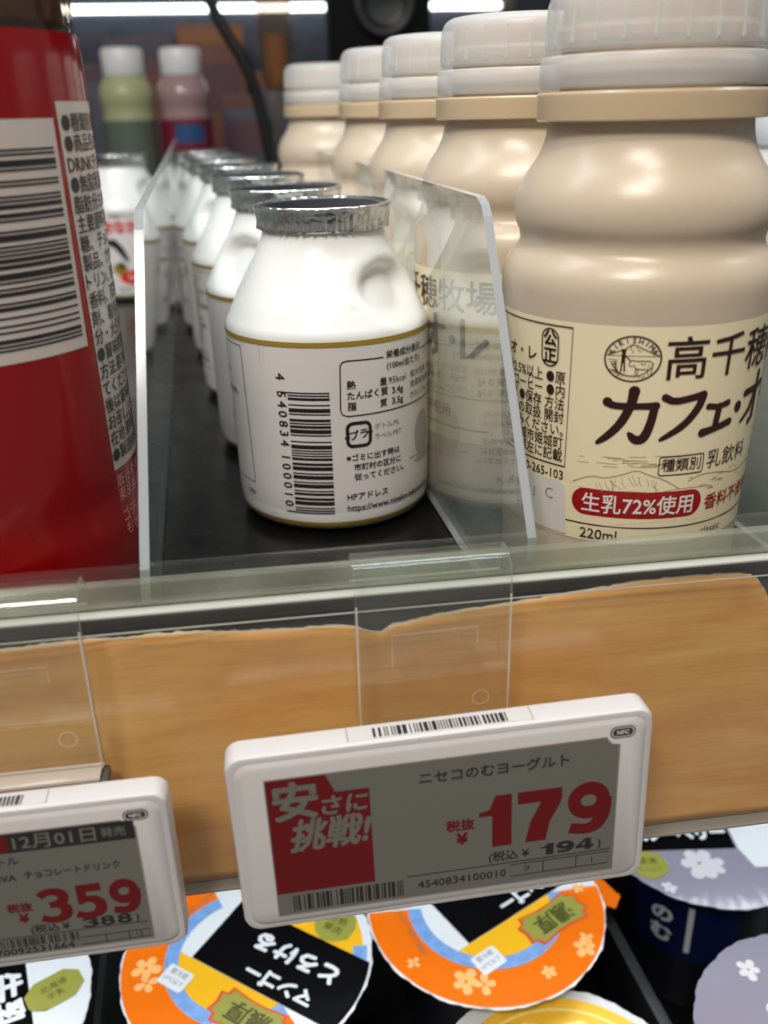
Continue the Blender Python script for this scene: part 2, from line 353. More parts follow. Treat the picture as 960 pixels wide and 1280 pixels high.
def sleeve(name, rf, z0, z1, lift, mat, parent, seg=128, u0=None, u1=None, nz=10):
    V = []; F = []; full = u0 is None
    n = seg if full else max(6, int(abs(u1-u0)/1.5))
    A = [2*pi*k/n for k in range(n)] if full else [(u0+(u1-u0)*k/n)/rf.R for k in range(n+1)]
    m = len(A)
    for i in range(nz+1):
        z = z0+(z1-z0)*i/nz; r = rf(z)+lift
        V += [(r*sin(a)*MM, -r*cos(a)*MM, z*MM) for a in A]
    for i in range(nz):
        for k in range(m if full else m-1):
            k2 = (k+1) % m; F.append((i*m+k, i*m+k2, (i+1)*m+k2, (i+1)*m+k))
    return raw(name, V, F, mat, parent, True)
def copy_thing(root, loc, rz, label, group=None, skip=()):
    def cp(o, par):
        c = o.copy(); COL.objects.link(c); c.parent = par
        for ch in o.children: cp(ch, c)
        return c
    r = root.copy(); COL.objects.link(r); r.location = loc; r.rotation_euler = (0, 0, rz); r['label'] = label
    if group: r['group'] = group
    for ch in list(root.children):
        if ch.name.split('.')[0] not in skip: cp(ch, r)
    return r

# ------------------------------------------------------------------ setting
structure(box('shelf', -.75, .95, .1642, 1.24, -.02, 0, 'shelf'))
structure(box('back_panel', -1.2, 1.6, 1.26, 1.28, -.3, .75, 'wall'))
structure(box('lower_shelf', -.75, .95, .02, .9, -.235, -.215, 'tray'))

# ------------------------------------------------------------------ price rail
rail = thing('price_rail', 'clear plastic price rail with pale green top bar along shelf front', 'price rail')
box('front_lip', -.4, .5, .1612, .1634, -.0468, .0295, ['rail_clear'], rail, .0004)
box('top_bar', -.4, .5, .1578, .1608, .0228, .0278, ['rail_bar'], rail, .0006)
box('front_cover', -.4, .5, .1552, .1558, -.0468, .0222, ['rail_clear'], rail)
box('cover_ridge', -.4, .5, .1548, .1551, .0190, .0193, ['rail_line'], rail, .00015)
box('cover_edge', -.4, .5, .1550, .1577, .0224, .0229, ['rail_line'], rail, .0002)
box('rail_back', -.4, .5, .1602, .1608, -.0468, .0222, ['rail_back'], rail)
box('bottom_lip', -.4, .5, .1548, .1640, -.0476, -.0470, ['rail_lip'], rail, .00015)
# wood-print paper strip, wavy torn top edge
def paper():
    top = [(-140, 15.5), (-70, 16.2), (-53, 16.3), (-37, 17.2), (-23, 17.0), (-3, 16.3), (8, 15.6), (14, 14.6), (17, 12.9), (19.5, 12.6), (22, 13.7), (30, 15.2), (46, 16.6), (60, 17.9), (73, 18.9), (86, 18.9), (95, 18.3), (98, 17.6), (100, 15.4), (102, 12.2), (106, 8.5), (126, 5)]
    tx = [p[0] for p in top]; tz = [p[1] for p in top]
    xs = list(np.arange(-140, 96, 1.2)) + list(np.arange(96, 125, .7)); nz = 26
    V = []; F = []
    for i, x in enumerate(xs):
        zt = np.interp(x, tx, tz) + .12*sin(x*2.1)*sin(x*.9+1) + .1*rng.normal()*.7
        for j in range(nz+1):
            t = j/nz; z = -46.6+(zt+46.6)*t
            y = 158.0 + .35*sin(x*.06+.8)*t + .25*sin(x*.021-t*2)
            y -= 1.9*math.exp(-((x+2)/13)**2)*max(0, (t-.72)/.28)**1.5 + .9*math.exp(-((x+31)/5)**2)*(.35+.65*t)*.9
            y -= .8*max(0, min(1, (x-97)/7))**1.5*t
            y = min(max(y, 156.3), 159.6)
            V.append((x*MM, y*MM, z*MM))
    for i in range(len(xs)-1):
        for j in range(nz):
            a = i*(nz+1)+j; F.append((a, a+nz+1, a+nz+2, a+1))
    o = raw('wood_print_strip', V, F, 'wood', None, True)
    so = o.modifiers.new('thickness', 'SOLIDIFY'); so.thickness = .00034; so.offset = 1; so.material_offset_rim = 1
    o.data.materials.append(M['paper_edge'])
    TV = []; TF = []; r_ = random.Random(5)
    for i, x in enumerate(xs):
        k = i*(nz+1)+nz; p = V[k]; hgt = r_.uniform(.15, .7)*MM
        TV += [(p[0], p[1]-.00003, p[2]-.0001), (p[0], p[1]-.00003, p[2]+hgt*.55)]
        if i: TF.append((2*i-2, 2*i, 2*i+1, 2*i-1))
    raw('torn_edge', TV, TF, 'paper_edge', o)
    return tag(o, 'wood grain printed paper strip with torn wavy top inside the price rail', 'paper strip')
paper()

# ------------------------------------------------------------------ acrylic dividers
def divider(x0, y0, lean, slope, label, ysl=1.0, zoff=0):
    pr = [(.1652, .0006), (.1652, .0270), (.2010, .0868), (.2030, .0890), (.2068, .0904), (.78, .0904), (.78, .0006)]
    t = .0019; root = thing('shelf_divider', label, 'divider', (x0, y0, 0), 0, 'clear acrylic shelf dividers')
    V = []; n = len(pr)
    for s in (-.5, .5):
        for y, z in pr: V.append((lean*(z-.0275)-slope*(y-y0)+s*t, y-y0, z))
    raw('panel', V, [tuple(range(n))[::-1], tuple(range(n, 2*n))], 'clear', root)
    F = [(i, (i+1) % n, n+(i+1) % n, n+i) for i in range(n)]
    e = raw('polished_edge', V, F, 'clear_edge', root)
    bm = bmesh.new(); bm.from_mesh(e.data); bmesh.ops.recalc_face_normals(bm, faces=bm.faces); bm.to_mesh(e.data); bm.free()
    return root
divider(.0523, .165, 0, .051, 'clear acrylic divider between the white yogurt row and the coffee bottles')
divider(-.0256, .165, .079, .051, 'clear acrylic divider between the red bottle and the white yogurt row')
divider(.1300, .165, 0, .051, 'clear acrylic divider right of the coffee bottles')

# ------------------------------------------------------------------ white yogurt bottles
YP = [(0, 0), (0, 21), (0.3, 24.4), (1.6, 26.8), (4, 27.8), (9, 28.0), (30, 28.2), (51, 28.5), (54.6, 28.5), (56.2, 28.1), (57.6, 27.3), (61, 25.6), (65, 23.2), (70.5, 20.2), (76, 17.5), (79.2, 16.35), (81, 16.3), (83, 16.9), (84.6, 17.3)]
yrf = RF(YP, 28.4)
def dent(a, z, r):
    for c in (radians(50), radians(50)+pi):
        d = (a-c+pi) % (2*pi)-pi
        u = d*r/13.0; v = (z-64.2)/(8.2 if z > 64.2 else 10.5)
        q = sqrt(u*u+v*v)
        if q < 1:
            t = min(1, (1-q)/(.42 if v > 0 else .42-.48*max(v, -1))); r -= 4.4*t*t*(3-2*t)
        elif q < 1.35 and v > -.2: r += .45*sin((q-1)/.35*pi)**2
    return r
def foil_lid(root):
    def crimp(a, z, r):
        if z > 84.3: return r
        k = (84.3-z)/7.5
        return r + k*(.45*sin(a*71+2*sin(a*5))+.4*sin(a*43+1)+.3*sin(a*101+z)) + .15*k
    f = lathe('foil_lid', [(79.6, 17.3), (80.2, 17.6), (81.2, 17.5), (82.4, 17.7), (83.6, 18.1), (84.6, 18.5), (85.3, 18.6), (85.8, 18.45), (86, 18.0), (85.9, 17.5), (85.3, 17.0), (85.1, 16.0), (85.1, 0)], 'foil', root, 260, crimp, 1, 80)
    flat('lid_reflection', ell(0, 0, 15.6, n=48), 'navy_reflection', f, 85.22, 'XY')  # dark disc paints the dark reflection on the foil top
    return f
def yogurt_common(root):
    lathe('bottle_body', YP, 'milk', root, 144, dent, 2, 80)
    foil_lid(root)
y1 = thing('yogurt_bottle', 'foremost white yogurt bottle in the middle lane, barcode facing front', 'yogurt bottle', (.0194, .2595, 0), -math.atan(.0194/.2595), 'white yogurt bottles in the middle lane')
yogurt_common(y1)
lab = sleeve('label_sleeve', yrf, 2.4, 54.4, .12, 'sleeve', y1)
sleeve('gold_band', yrf, 53.0, 54.3, .22, 'gold', lab); sleeve('gold_band', yrf, 2.6, 3.9, .22, 'gold', lab, nz=3)
code = '4540834100010'
wrap('barcode', join([bars(ean(code), -11.6, 6.6, -.4, 41.2, True), rect(-14.4, 6.6, -11.5, 7.0), rect(-14.2, 40.8, -11.5, 41.2)]), 'black', lab, yrf, .26)
cn = [T(c, 3.7, -13.4, 45.2-(0 if i == 0 else 4.8+(i-1)*2.72+(1.3 if i > 6 else 0)), rot=-pi/2, bold=.02) for i, c in enumerate(code)]
wrap('barcode_number', join(cn), 'black', lab, yrf, .26)
nt_ = [stroke([(14.6, 49.1), (4.6, 49.3), (3.2, 49.0), (2.6, 48.0), (2.3, 36.2), (2.8, 34.9), (4.2, 34.4), (44, 34.4)], .35), stroke([(29.5, 48.6), (44, 48.6)], .35),
       T('栄養成分表示', 2.3, 22.2, 49.6, bold=.02), T('(100ml当たり)', 2.2, 22.2, 46.6, bold=.015), T('熱', 2.5, 4.2, 42.8, 'L', bold=.02), T('量', 2.3, 13.4, 42.6, 'L', bold=.02),
       T('95kcal', 2.5, 19.2, 42.6), T('炭水化物  12.3g', 2.2, 24.2, 42.6, 'L'), T('たんぱく質', 2.4, 4.2, 39.9, 'L', bold=.02), T('3.4g', 2.5, 19.2, 39.7, bold=.02), T('食塩相当量 0.1g', 2.2, 24.2, 39.8, 'L'),
       T('脂', 2.5, 4.2, 37.0, 'L', bold=.02), T('質', 2.3, 13.4, 36.8, 'L', bold=.02), T('3.5g', 2.5, 19.2, 36.8, bold=.02), T('カルシウム 110mg', 2.1, 24.2, 36.8, 'L')]
wrap('nutrition_table', join(nt_), 'black', lab, yrf, .26)
rm = [stroke(rrect(3.9, 25.9, 10.2, 32.3, 1.5), .95, True), T('プラ', 2.9, 7.05, 29.1, bold=.02, rot=radians(8)), poly([(9.4, 29.2), (11.1, 29.2), (10.2, 30.6)]), poly([(3.0, 28.6), (4.7, 28.6), (3.8, 27.2)])]
wrap('recycling_mark', join(rm), 'black', lab, yrf, .26)
wrap('material_note', join([T('ボトル:PE', 1.9, 11.6, 30.6, 'L'), T('ラベル:PET', 1.9, 11.6, 27.8, 'L')]), 'grey_ink', lab, yrf, .26)
wrap('disposal_note', join([T('※ゴミに出す時は', 2.15, 3.4, 22.6, 'L', bold=.02), T('市町村の区分に', 2.15, 5.4, 19.8, 'L', bold=.02), T('従ってください。', 2.15, 5.4, 17.0, 'L', bold=.02)]), 'black', lab, yrf, .26)
wrap('web_address', join([T('HPアドレス', 2.4, 3.2, 11.3, 'L', bold=.02), T('https://www.niseko-takahashi.jp/', 2.5, 3.2, 8.0, 'L', bold=.015)]), 'black', lab, yrf, .26)
wrap('farm_drawing', join([ell(31, 24, 4.5, 7), ell(34, 17, 7, 1.2), rect(24, 18.2, 33, 18.7), rect(26, 16.6, 33, 17.1)]), 'palegrey', lab, yrf, .2)
wrap('film_seam', join([rect(-19.6, 4, -19.45, 53), rect(-18.2, 4, -18.12, 53)]), 'palegrey', lab, yrf, .16)
ib = [stroke([(-62, 51.4), (-27.2, 51.6), (-25.9, 12.8), (-62, 12.8)], .3, True)]
for i, s in enumerate(['名称 のむヨーグルト', '種類別 はっ酵乳', '無脂乳固形分 8.5%', '乳脂肪分 3.3%', '原材料名 生乳(北海道産)', '砂糖、ぶどう糖', '内容量 150ml', '賞味期限 上部に記載', '保存方法 要冷蔵', '10℃以下で保存', '開封後はお早めに', 'お召し上がりください', '製造者 北海道虻田郡']):
    ib.append(T(s, 2.2, -60.5, 49-i*2.75, 'L', fit=min(32, len(s)*2.25)))
ib.append(T('1986', 2.0, -26.4, 9.6, 'R'))
wrap('product_information', join(ib), 'black', lab, yrf, .26)
wrap('front_brand', join([T('のむヨーグルト', 6.2, 72, 40, bold=.03), T('北海道産生乳使用', 3.2, 72, 32), stroke([(58, 22), (64, 27), (70, 24), (78, 29), (86, 22)], .5, sm=2), ell(66, 15, 5, 3), ell(75, 14, 4, 3.4)]), 'black', lab, yrf, .26)
G = 'white yogurt bottles in the middle lane'
for (x, y, rz, l) in [(.0120, .3195, 82, 'second white yogurt bottle from the front, thumb dent showing at its left'), (.0040, .3880, 15, 'third white yogurt bottle from the front in the middle lane'),
                      (-.0040, .4600, 100, 'fourth white yogurt bottle from the front in the middle lane'), (-.0125, .5210, 20, 'fifth white yogurt bottle from the front in the middle lane'),
                      (-.0200, .5820, 60, 'sixth white yogurt bottle from the front in the middle lane'), (-.0275, .6430, 5, 'rearmost white yogurt bottle in the middle lane')]:
    copy_thing(y1, (x, y, 0), radians(rz), l, G)
# the other yogurt with red lettering, far left lane
yc = thing('yogurt_bottle', 'white yogurt bottle with red lettering and black cow patches behind the red bottle', 'yogurt bottle', (-.0800, .6330, 0), math.atan(.08/.633)+radians(8))
yogurt_common(yc)
lab2 = sleeve('label_sleeve', yrf, 2.4, 54.4, .12, 'sleeve', yc)
sleeve('gold_band', yrf, 2.6, 3.9, .22, 'gold', lab2, nz=3)
wrap('red_lettering', join([T('おなか元気', 8.2, 0, 45, bold=.05, fit=36)]), 'red_ink', lab2, yrf, .26)
wrap('red_oval', ell(2, 14.5, 13, 5), 'red_ink', lab2, yrf, .24); wrap('oval_lettering', T('牧場の味', 4, 2, 14.5), 'labelwhite', lab2, yrf, .3)
wrap('cow_patches', join([stroke([(-17, 36), (-12, 36), (-8, 31), (-5, 25)], [2, 5, 4, 2], cap=True, sm=2), stroke([(2, 30), (6, 36), (13, 38), (17, 34)], [3, 6, 6, 3], cap=True, sm=2), ell(-9, 22, 1.6, 2.4)]), 'black', lab2, yrf, .26)
wrap('yellow_patch', join([ell(-10, 20, 4.5, 4), ell(14, 24, 3, 4)]), 'gold', lab2, yrf, .2)
wrap('top_print', T('特選のむヨーグルト', 3, 0, 51.5), 'black', lab2, yrf, .26); wrap('bottom_print', T('生乳たっぷり 要冷蔵', 2.6, 0, 7.2), 'black', lab2, yrf, .26)

# ------------------------------------------------------------------ coffee milk bottles
CP = [(0, 0), (0, 22), (.4, 25), (2.5, 26.8), (6, 27.3), (26, 27.6), (45, 28.3), (66, 29.0), (71, 29.2), (74.5, 29.3), (77, 28.8), (79, 27.6), (80.6, 26.0), (82, 25.5), (83.6, 25.7), (86, 26.9), (89, 27.1), (92, 26.4), (95, 24.8), (98, 22.6), (101, 21.2), (103.5, 20.7), (106, 20.5)]
crf = RF(CP, 28.8)
c1 = thing('coffee_milk_bottle', 'large foremost coffee milk bottle with cream label at the right', 'drink bottle', (.0831, .1968, 0), -math.atan(.0831/.1968), 'coffee milk bottles in the right lane')
lathe('bottle_body', CP, 'coffee', c1, 144, None, 2, 80)
lathe('neck_ring', [(105.2, 20), (105.2, 22.7), (105.5, 23.1), (110.2, 23.1), (110.6, 22.7), (110.7, 20)], 'coffee_neck', c1, 128, None, 0, 40)
cp_ = lathe('screw_cap', [(117.6, 20.5), (117.6, 21.7), (118.6, 21.8), (123, 21.7), (126, 21.5), (127.8, 21.0), (129, 19.6), (129.4, 17.5), (129.4, 0)], 'cap', c1, 120, lambda a, z, r: r+(.10*(1 if int(a/(2*pi)*120) % 3 else -1) if 119 < z < 126 else 0), 1, 60)
lathe('tamper_band', [(111.2, 20.5), (111.2, 22.5), (111.6, 22.7), (116.6, 22.6), (117.0, 22.3), (117.2, 20.5)], 'cap', cp_, 128, None, 0, 40)
for k in range(24):
    a = 2*pi*k/24; p = Vector((sin(a), -cos(a), 0)); q = Vector((cos(a), sin(a), 0)); R = 21.95
    V = [(p*(R+dr)*MM+q*du*MM)+Vector((0, 0, z*MM)) for z in (119, 126.6) for du, dr in ((-.35, -.6), (-.2, .10-(.45 if z > 124 else 0)), (.2, .10-(.45 if z > 124 else 0)), (.35, -.6))]
    raw('grip_rib', V, [(0, 1, 5, 4), (1, 2, 6, 5), (2, 3, 7, 6), (4, 5, 6, 7), (3, 2, 1, 0)], 'cap', cp_)
lathe('neck_finish', [(105, 18.5), (113, 18.5), (114, 19.6), (115.5, 19.6), (116.5, 18.5), (119, 18.5), (120, 19.6), (121.5, 19.6), (122.5, 18.5), (127, 18.3), (127.2, 0)], 'neckfinish', c1, 72, None, 0, 40)
cl = sleeve('label_sleeve', crf, 21.0, 68.5, .12, 'cream', c1)
L_ = .26
def CW(n, ps, mat, lift=L_): return wrap(n, join(ps), mat, cl, crf, lift)
CW('information_frame', [stroke([(-64, 67.2), (-11.3, 67.4), (-11.9, 37.3), (-64, 37.3)], .35, True), stroke(rrect(-18.6, 58.8, -14.5, 66.6, 2.0), .32, True), T('公', 3.5, -16.5, 64.6, bold=.03), T('正', 3.5, -16.5, 61.0, bold=.03)], 'brown')
inf = [T('カフェ・オ・レ', 3.4, -20.2, 60.6, 'R', bold=.015)]
for i, s in enumerate(['無脂乳固形分・乳脂肪分2.5%以上 ●原', '材料名 生乳、砂糖、コーヒー ●内', '容量 220ml 賞味期限 上部記載 ●保存 方法', '要冷蔵10℃以下 開封後の取扱 開封', '後はすぐにお飲みください。', '製造者 宮崎県都城市姫城町', '製造所固有記号は上部左に記載']):
    inf.append(T(s, 2.95, -12.6, 56.6-i*2.85, 'R', sx=.88, bold=.008))
inf.append(T('0120-265-103', 3.0, -12.2, 35.2, 'R', sx=.9, bold=.008))
CW('information_text', inf, 'brown')
# oval emblem
em = [annulus(.85, 62.1, 5.2, 5.55, ry=.845), annulus(.85, 62.1, 4.05, 4.2, a0=radians(196), a1=radians(345), ry=.84)]
for i, ch in enumerate('KIRISHIMA'):
    a = radians(156-i*16.5); em.append(T(ch, 1.5, .85+4.5*cos(a), 62.1+3.72*sin(a), bold=.01, rot=a-pi/2))
em += [stroke([(-4.1, 62.8), (-2.4, 63.4), (-.8, 64.0), (.5, 65.0), (1.4, 64.8), (2.6, 64.2), (4.2, 63.5), (5.9, 62.8)], .16), stroke([(.5, 65.0), (.2, 64.1), (.9, 63.7), (.6, 63.2)], .1), stroke([(1.4, 64.8), (1.6, 64.0), (2.4, 63.6)], .1), stroke([(-4.3, 62.7), (6.0, 62.7)], .1),
       ell(-.95, 63.6, .42, .46), stroke([(-1.5, 63.95), (-.4, 63.95)], .16), stroke([(-.95, 63.2), (-1.0, 61.3)], .75), stroke([(-1.2, 61.4), (-1.3, 59.5)], .32), stroke([(-.75, 61.4), (-.6, 59.5)], .32), stroke([(-.6, 62.7), (.4, 61.8)], .22), stroke([(-2.6, 61.6), (-2.3, 60.2), (-1.9, 59.6)], .2), stroke([(-2.9, 60.9), (-2.2, 60.9)], .16)]
em += [stroke([(.3, 61.5), (.9, 61.9), (1.4, 61.7), (4.2, 61.75), (4.7, 61.3), (4.6, 60.0), (4.5, 58.9)], .16), stroke([(.3, 61.5), (.2, 60.8), (.7, 60.6), (1.2, 60.9), (1.5, 60.2), (1.5, 58.7)], .16), stroke([(1.9, 60.1), (1.9, 58.8)], .16), stroke([(1.5, 60.1), (3.8, 60.0), (4.0, 58.9)], .16), stroke([(2.4, 61.3), (3.0, 60.9), (3.4, 61.4)], .12), stroke([(3.9, 60.0), (4.0, 61.2)], .1)]
em += [stroke([(-3.6+.5*k, 59.8-.25*k), (-2.2+.5*k, 59.7-.25*k)], .12) for k in range(4)] + [stroke([(-2+.8*k, 58.6-.05*k), (-1.4+.8*k, 58.8)], .12) for k in range(7)] + [stroke([(-3.9+.3*k, 61.9-.5*k), (-2.0, 61.8-.5*k)], .1) for k in range(4)]
CW('oval_emblem', em, 'brown')
CW('farm_name', [T('高千穂牧場', 9.3, 7.3, 61.9, 'L', bold=.012, fit=47)], 'brown')
CW('product_name', [stroke([(-3.4, 53.0), (-2.2, 52.2), (3.4, 52.4), (6.2, 52.5)], [2.0, 1.5, 1.4, 1.7], cap=True, sm=2), stroke([(1.7, 55.5), (1.3, 52.6), (-.4, 48.6), (-3.0, 45.6), (-5.0, 44.0)], [2.3, 1.9, 1.8, 1.5, .8], cap=True, sm=2), stroke([(6.0, 52.4), (5.4, 48.3), (4.3, 45.3), (2.6, 45.0), (1.3, 46.5)], [1.7, 1.8, 2.0, 1.8, .8], cap=True, sm=2),
   stroke([(7.9, 54.2), (9.8, 53.2), (13.7, 53.9), (16.0, 54.3)], [1.6, 1.5, 1.5, 1.8], cap=True, sm=2), stroke([(16.0, 54.2), (15.3, 51.6), (12.4, 48.0), (7.8, 45.2)], [1.9, 1.8, 1.6, .8], cap=True, sm=2),
   stroke([(17.7, 51.6), (20.3, 51.2), (22.8, 51.7)], [1.4, 1.2, 1.5], cap=True, sm=1), stroke([(20.5, 51.2), (20.0, 46.8)], 1.7, cap=True), stroke([(16.9, 46.0), (20.3, 46.6), (24.0, 47.4)], [1.9, 1.5, 1.7], cap=True, sm=1), ell(26.3, 50.2, 1.15, 1.25),
   stroke([(28.6, 52.6), (37.5, 53.2)], 1.6, cap=True), stroke([(34, 56), (34, 46), (32.5, 45.6)], 1.7, cap=True), stroke([(33.6, 52.4), (31.5, 48.5), (28.4, 46.4)], [1.7, 1.4, .8], cap=True), ell(40.5, 50.2, 1.15, 1.25), stroke([(44, 55.5), (44, 45.5), (47, 46.5), (51, 50.5)], 1.7, cap=True)], 'brown')
CW('drink_category', [stroke(rrect(8.2, 37.2, 18.3, 41.4, .6), .25, True), T('種類別', 3.1, 13.2, 39.4, bold=.005), T('乳飲料', 4.5, 19.3, 39.6, 'L')], 'brown')
rl = random.Random(3); mt = [stroke([(-9.9, 34.4), (-5.7, 36.5), (-2.8, 36.1), (.5, 37.2), (3.7, 38.5), (6.1, 37.4), (9.6, 36.3), (13.5, 33.8)], .22, sm=1), stroke([(15.2, 35.4), (18.2, 36.6), (23.7, 36.2), (29.1, 34.8), (36, 35.6), (46, 34)], .22, sm=1), stroke([(-8.5, 33.4), (-4, 32.9), (2, 33.6), (8, 33.2), (14, 34.0), (22, 33.4)], .14, sm=1)]
for k in range(16):
    a = rl.uniform(0, 1); x = -5+a*15; z = 37.3-abs(a-.55)*4.5; mt.append(stroke([(x, z), (x+rl.uniform(-.4, .9), z-1.2), (x+rl.uniform(-.2, 1.6), z-2.3)], .1))
for k in range(26):
    x = rl.uniform(-9.5, 10); z = rl.uniform(38.6, 41.6); mt.append(stroke([(x, z), (x+rl.uniform(1, 4.5), z+.05)], .12))
for k in range(30):
    x = rl.uniform(15, 40); z = rl.uniform(32.5, 37.4); mt.append(stroke([(x, z), (x+rl.uniform(.6, 2.6), z+rl.uniform(-.1, .2))], .14))
CW('mountain_drawing', mt, 'tan', .2)
CW('red_pill', [poly(rrect(-9.8, 27.2, 19.3, 33.4, 3.0, 8))], 'crimson', .22)
CW('pill_lettering', [T('生乳72%使用', 4.7, 4.8, 30.1, bold=.012, fit=24.6)], 'labelwhite', .3)
CW('flavour_note', [T('香料不使用', 3.9, 20.4, 29.6, 'L', bold=.01)], 'crimson')
CW('bottom_print', [stroke([(-64, 25.0), (52, 25.0)], .3), T('220ml', 3.4, -7.5, 22.9, 'L', bold=.02), T('classic', 2.6, 20.5, 24.0-1.0, 'L')], 'brown', .24)
CW('date_sticker', [poly([(-36, 22), (-10.8, 21.6), (-11.6, 33.0), (-13, 33.9), (-36, 33.4)])], 'sticker', .34)
CW('date_print', [T('24.12.11', 3.6, -25.5, 29.6, bold=-.012), T('P06', 3.8, -23.4, 25.2, bold=-.012), T('C', 3.6, -15.5, 30.4, bold=-.012)], 'grey_ink', .42)
G2 = 'coffee milk bottles in the right lane'
for (x, y, rz, l) in [(.0745, .2620, -132, 'second coffee milk bottle from the front in the right lane'), (.0675, .3250, -30, 'third coffee milk bottle from the front in the right lane'),
                      (.0605, .3890, 40, 'fourth coffee milk bottle from the front in the right lane'), (.0440, .5100, 10, 'rearmost coffee milk bottle with greyish cap in the right lane')]:
    copy_thing(c1, (x, y, 0), radians(rz), l, G2)
# pale bottle in the next lane
pb = thing('milk_bottle', 'pale greenish white bottle half hidden behind the coffee bottle at right edge', 'drink bottle', (.2920, .5000, 0))
lathe('bottle_body', [(0, 0), (0, 22), (1, 24), (6, 25.5), (60, 26), (78, 25.5), (85, 24)], 'milk', pb, 96, None, 1, 80)
sleeve('label_sleeve', RF([(0, 25), (6, 25.5), (60, 26), (78, 25.5)], 26), 8, 60, .15, 'sticker', pb)
lathe('screw_cap', [(85.4, 20), (85.4, 25.6), (86, 26), (104, 25.6), (106, 24), (106.6, 20), (106.6, 0)], 'lidwhite', pb, 96, None, 0, 40)

# ------------------------------------------------------------------ red bottle
RP = [(0, 0), (0, 27), (.5, 30), (4, 32.6), (14, 33.6), (24, 33.7), (29, 33.0), (33, 32.7), (40, 33), (60, 33), (104, 33), (118, 33), (122.6, 32.7)]
rrf = RF(RP, 33)
RX, RY = -.0632, .205
rb = thing('red_bottle', 'large red chocolate drink bottle with barcode panel at left edge', 'drink bottle', (RX, RY, 0), math.atan(.0632/.205))
lathe('bottle_body', RP, 'red', rb, 160, None, 2, 60)
cs = lathe('clear_shoulder', [(122.4, 32.2), (130, 32.0), (138, 30.8), (146, 27), (152, 21), (155, 17), (158, 16.5)], 'bottle_clear', rb, 240, lambda a, z, r: r+.45*sin(a*34)*min(1, max(0, (z-124)/6)), 2, 80)
lathe('drink', [(124.4, 0), (124.4, 30.6), (131, 30.2), (133, 29.4), (133, 0)], 'cuporange', cs, 96, None, 0, 40)
lathe('screw_cap', [(158, 15), (158, 19), (160, 19.4), (174, 19.2), (176, 18), (176, 0)], 'cap', rb, 96, None, 0, 40)
bp = wrap('barcode_panel', rect(-14, 66.2, 25.4, 108.2), 'red_panel', rb, rrf, .1)
wrap('barcode', join([bars(ean('4570092531664')[::-1], -10, 68.6, 24.3, 103.4, True)]), 'black', bp, rrf, .2)
wrap('barcode_number', join([T(c, 3.6, -12, 102-i*2.75, rot=-pi/2) for i, c in enumerate('4570092531664')]+[T('79', 4, 5.2, 71, rot=pi/2)]), 'black', bp, rrf, .2)
ip = wrap('information_panel', poly([(26.6, 111), (58, 111), (58, 38.2), (28.2, 38.2)]), 'red_panel', rb, rrf, .1)
rows = ['●種類別:乳飲料', '●商品名:CHOCO', 'DRINKチョコレート', '●無脂乳固形分', '脂肪分:3.1 植物性', '主要原料名:乳、砂', '糖、チョコレート', '製品、カカオ、デキス', 'トリン、食塩、乳化剤', '香料、安定剤(増粘', '剤、着色料、一部に乳', '分・大豆を含む)', '●賞味期限:上部記載', '方法:要冷蔵10℃', 'てください。開封', '後は賞味期限に', 'お召し上がりくだ', '在地:静岡県榛原', '●製造者:東海牛乳']
wrap('information_text', join([T(s, 3.55, 27.6+.04*i, 107.3-i*3.66, 'L', bold=.012) for i, s in enumerate(rows)]), 'black', ip, rrf, .2)
wrap('red_print', join([T(s, 3.3, 28.6, z, 'L') for s, z in (('販売者:株式会社', 35.4), ('東京都港区六本木', 32.2), ('ゴディバ ジャパン', 27.4), ('もとに製造して', 24.2))]), 'pinkink', rb, rrf, .15)

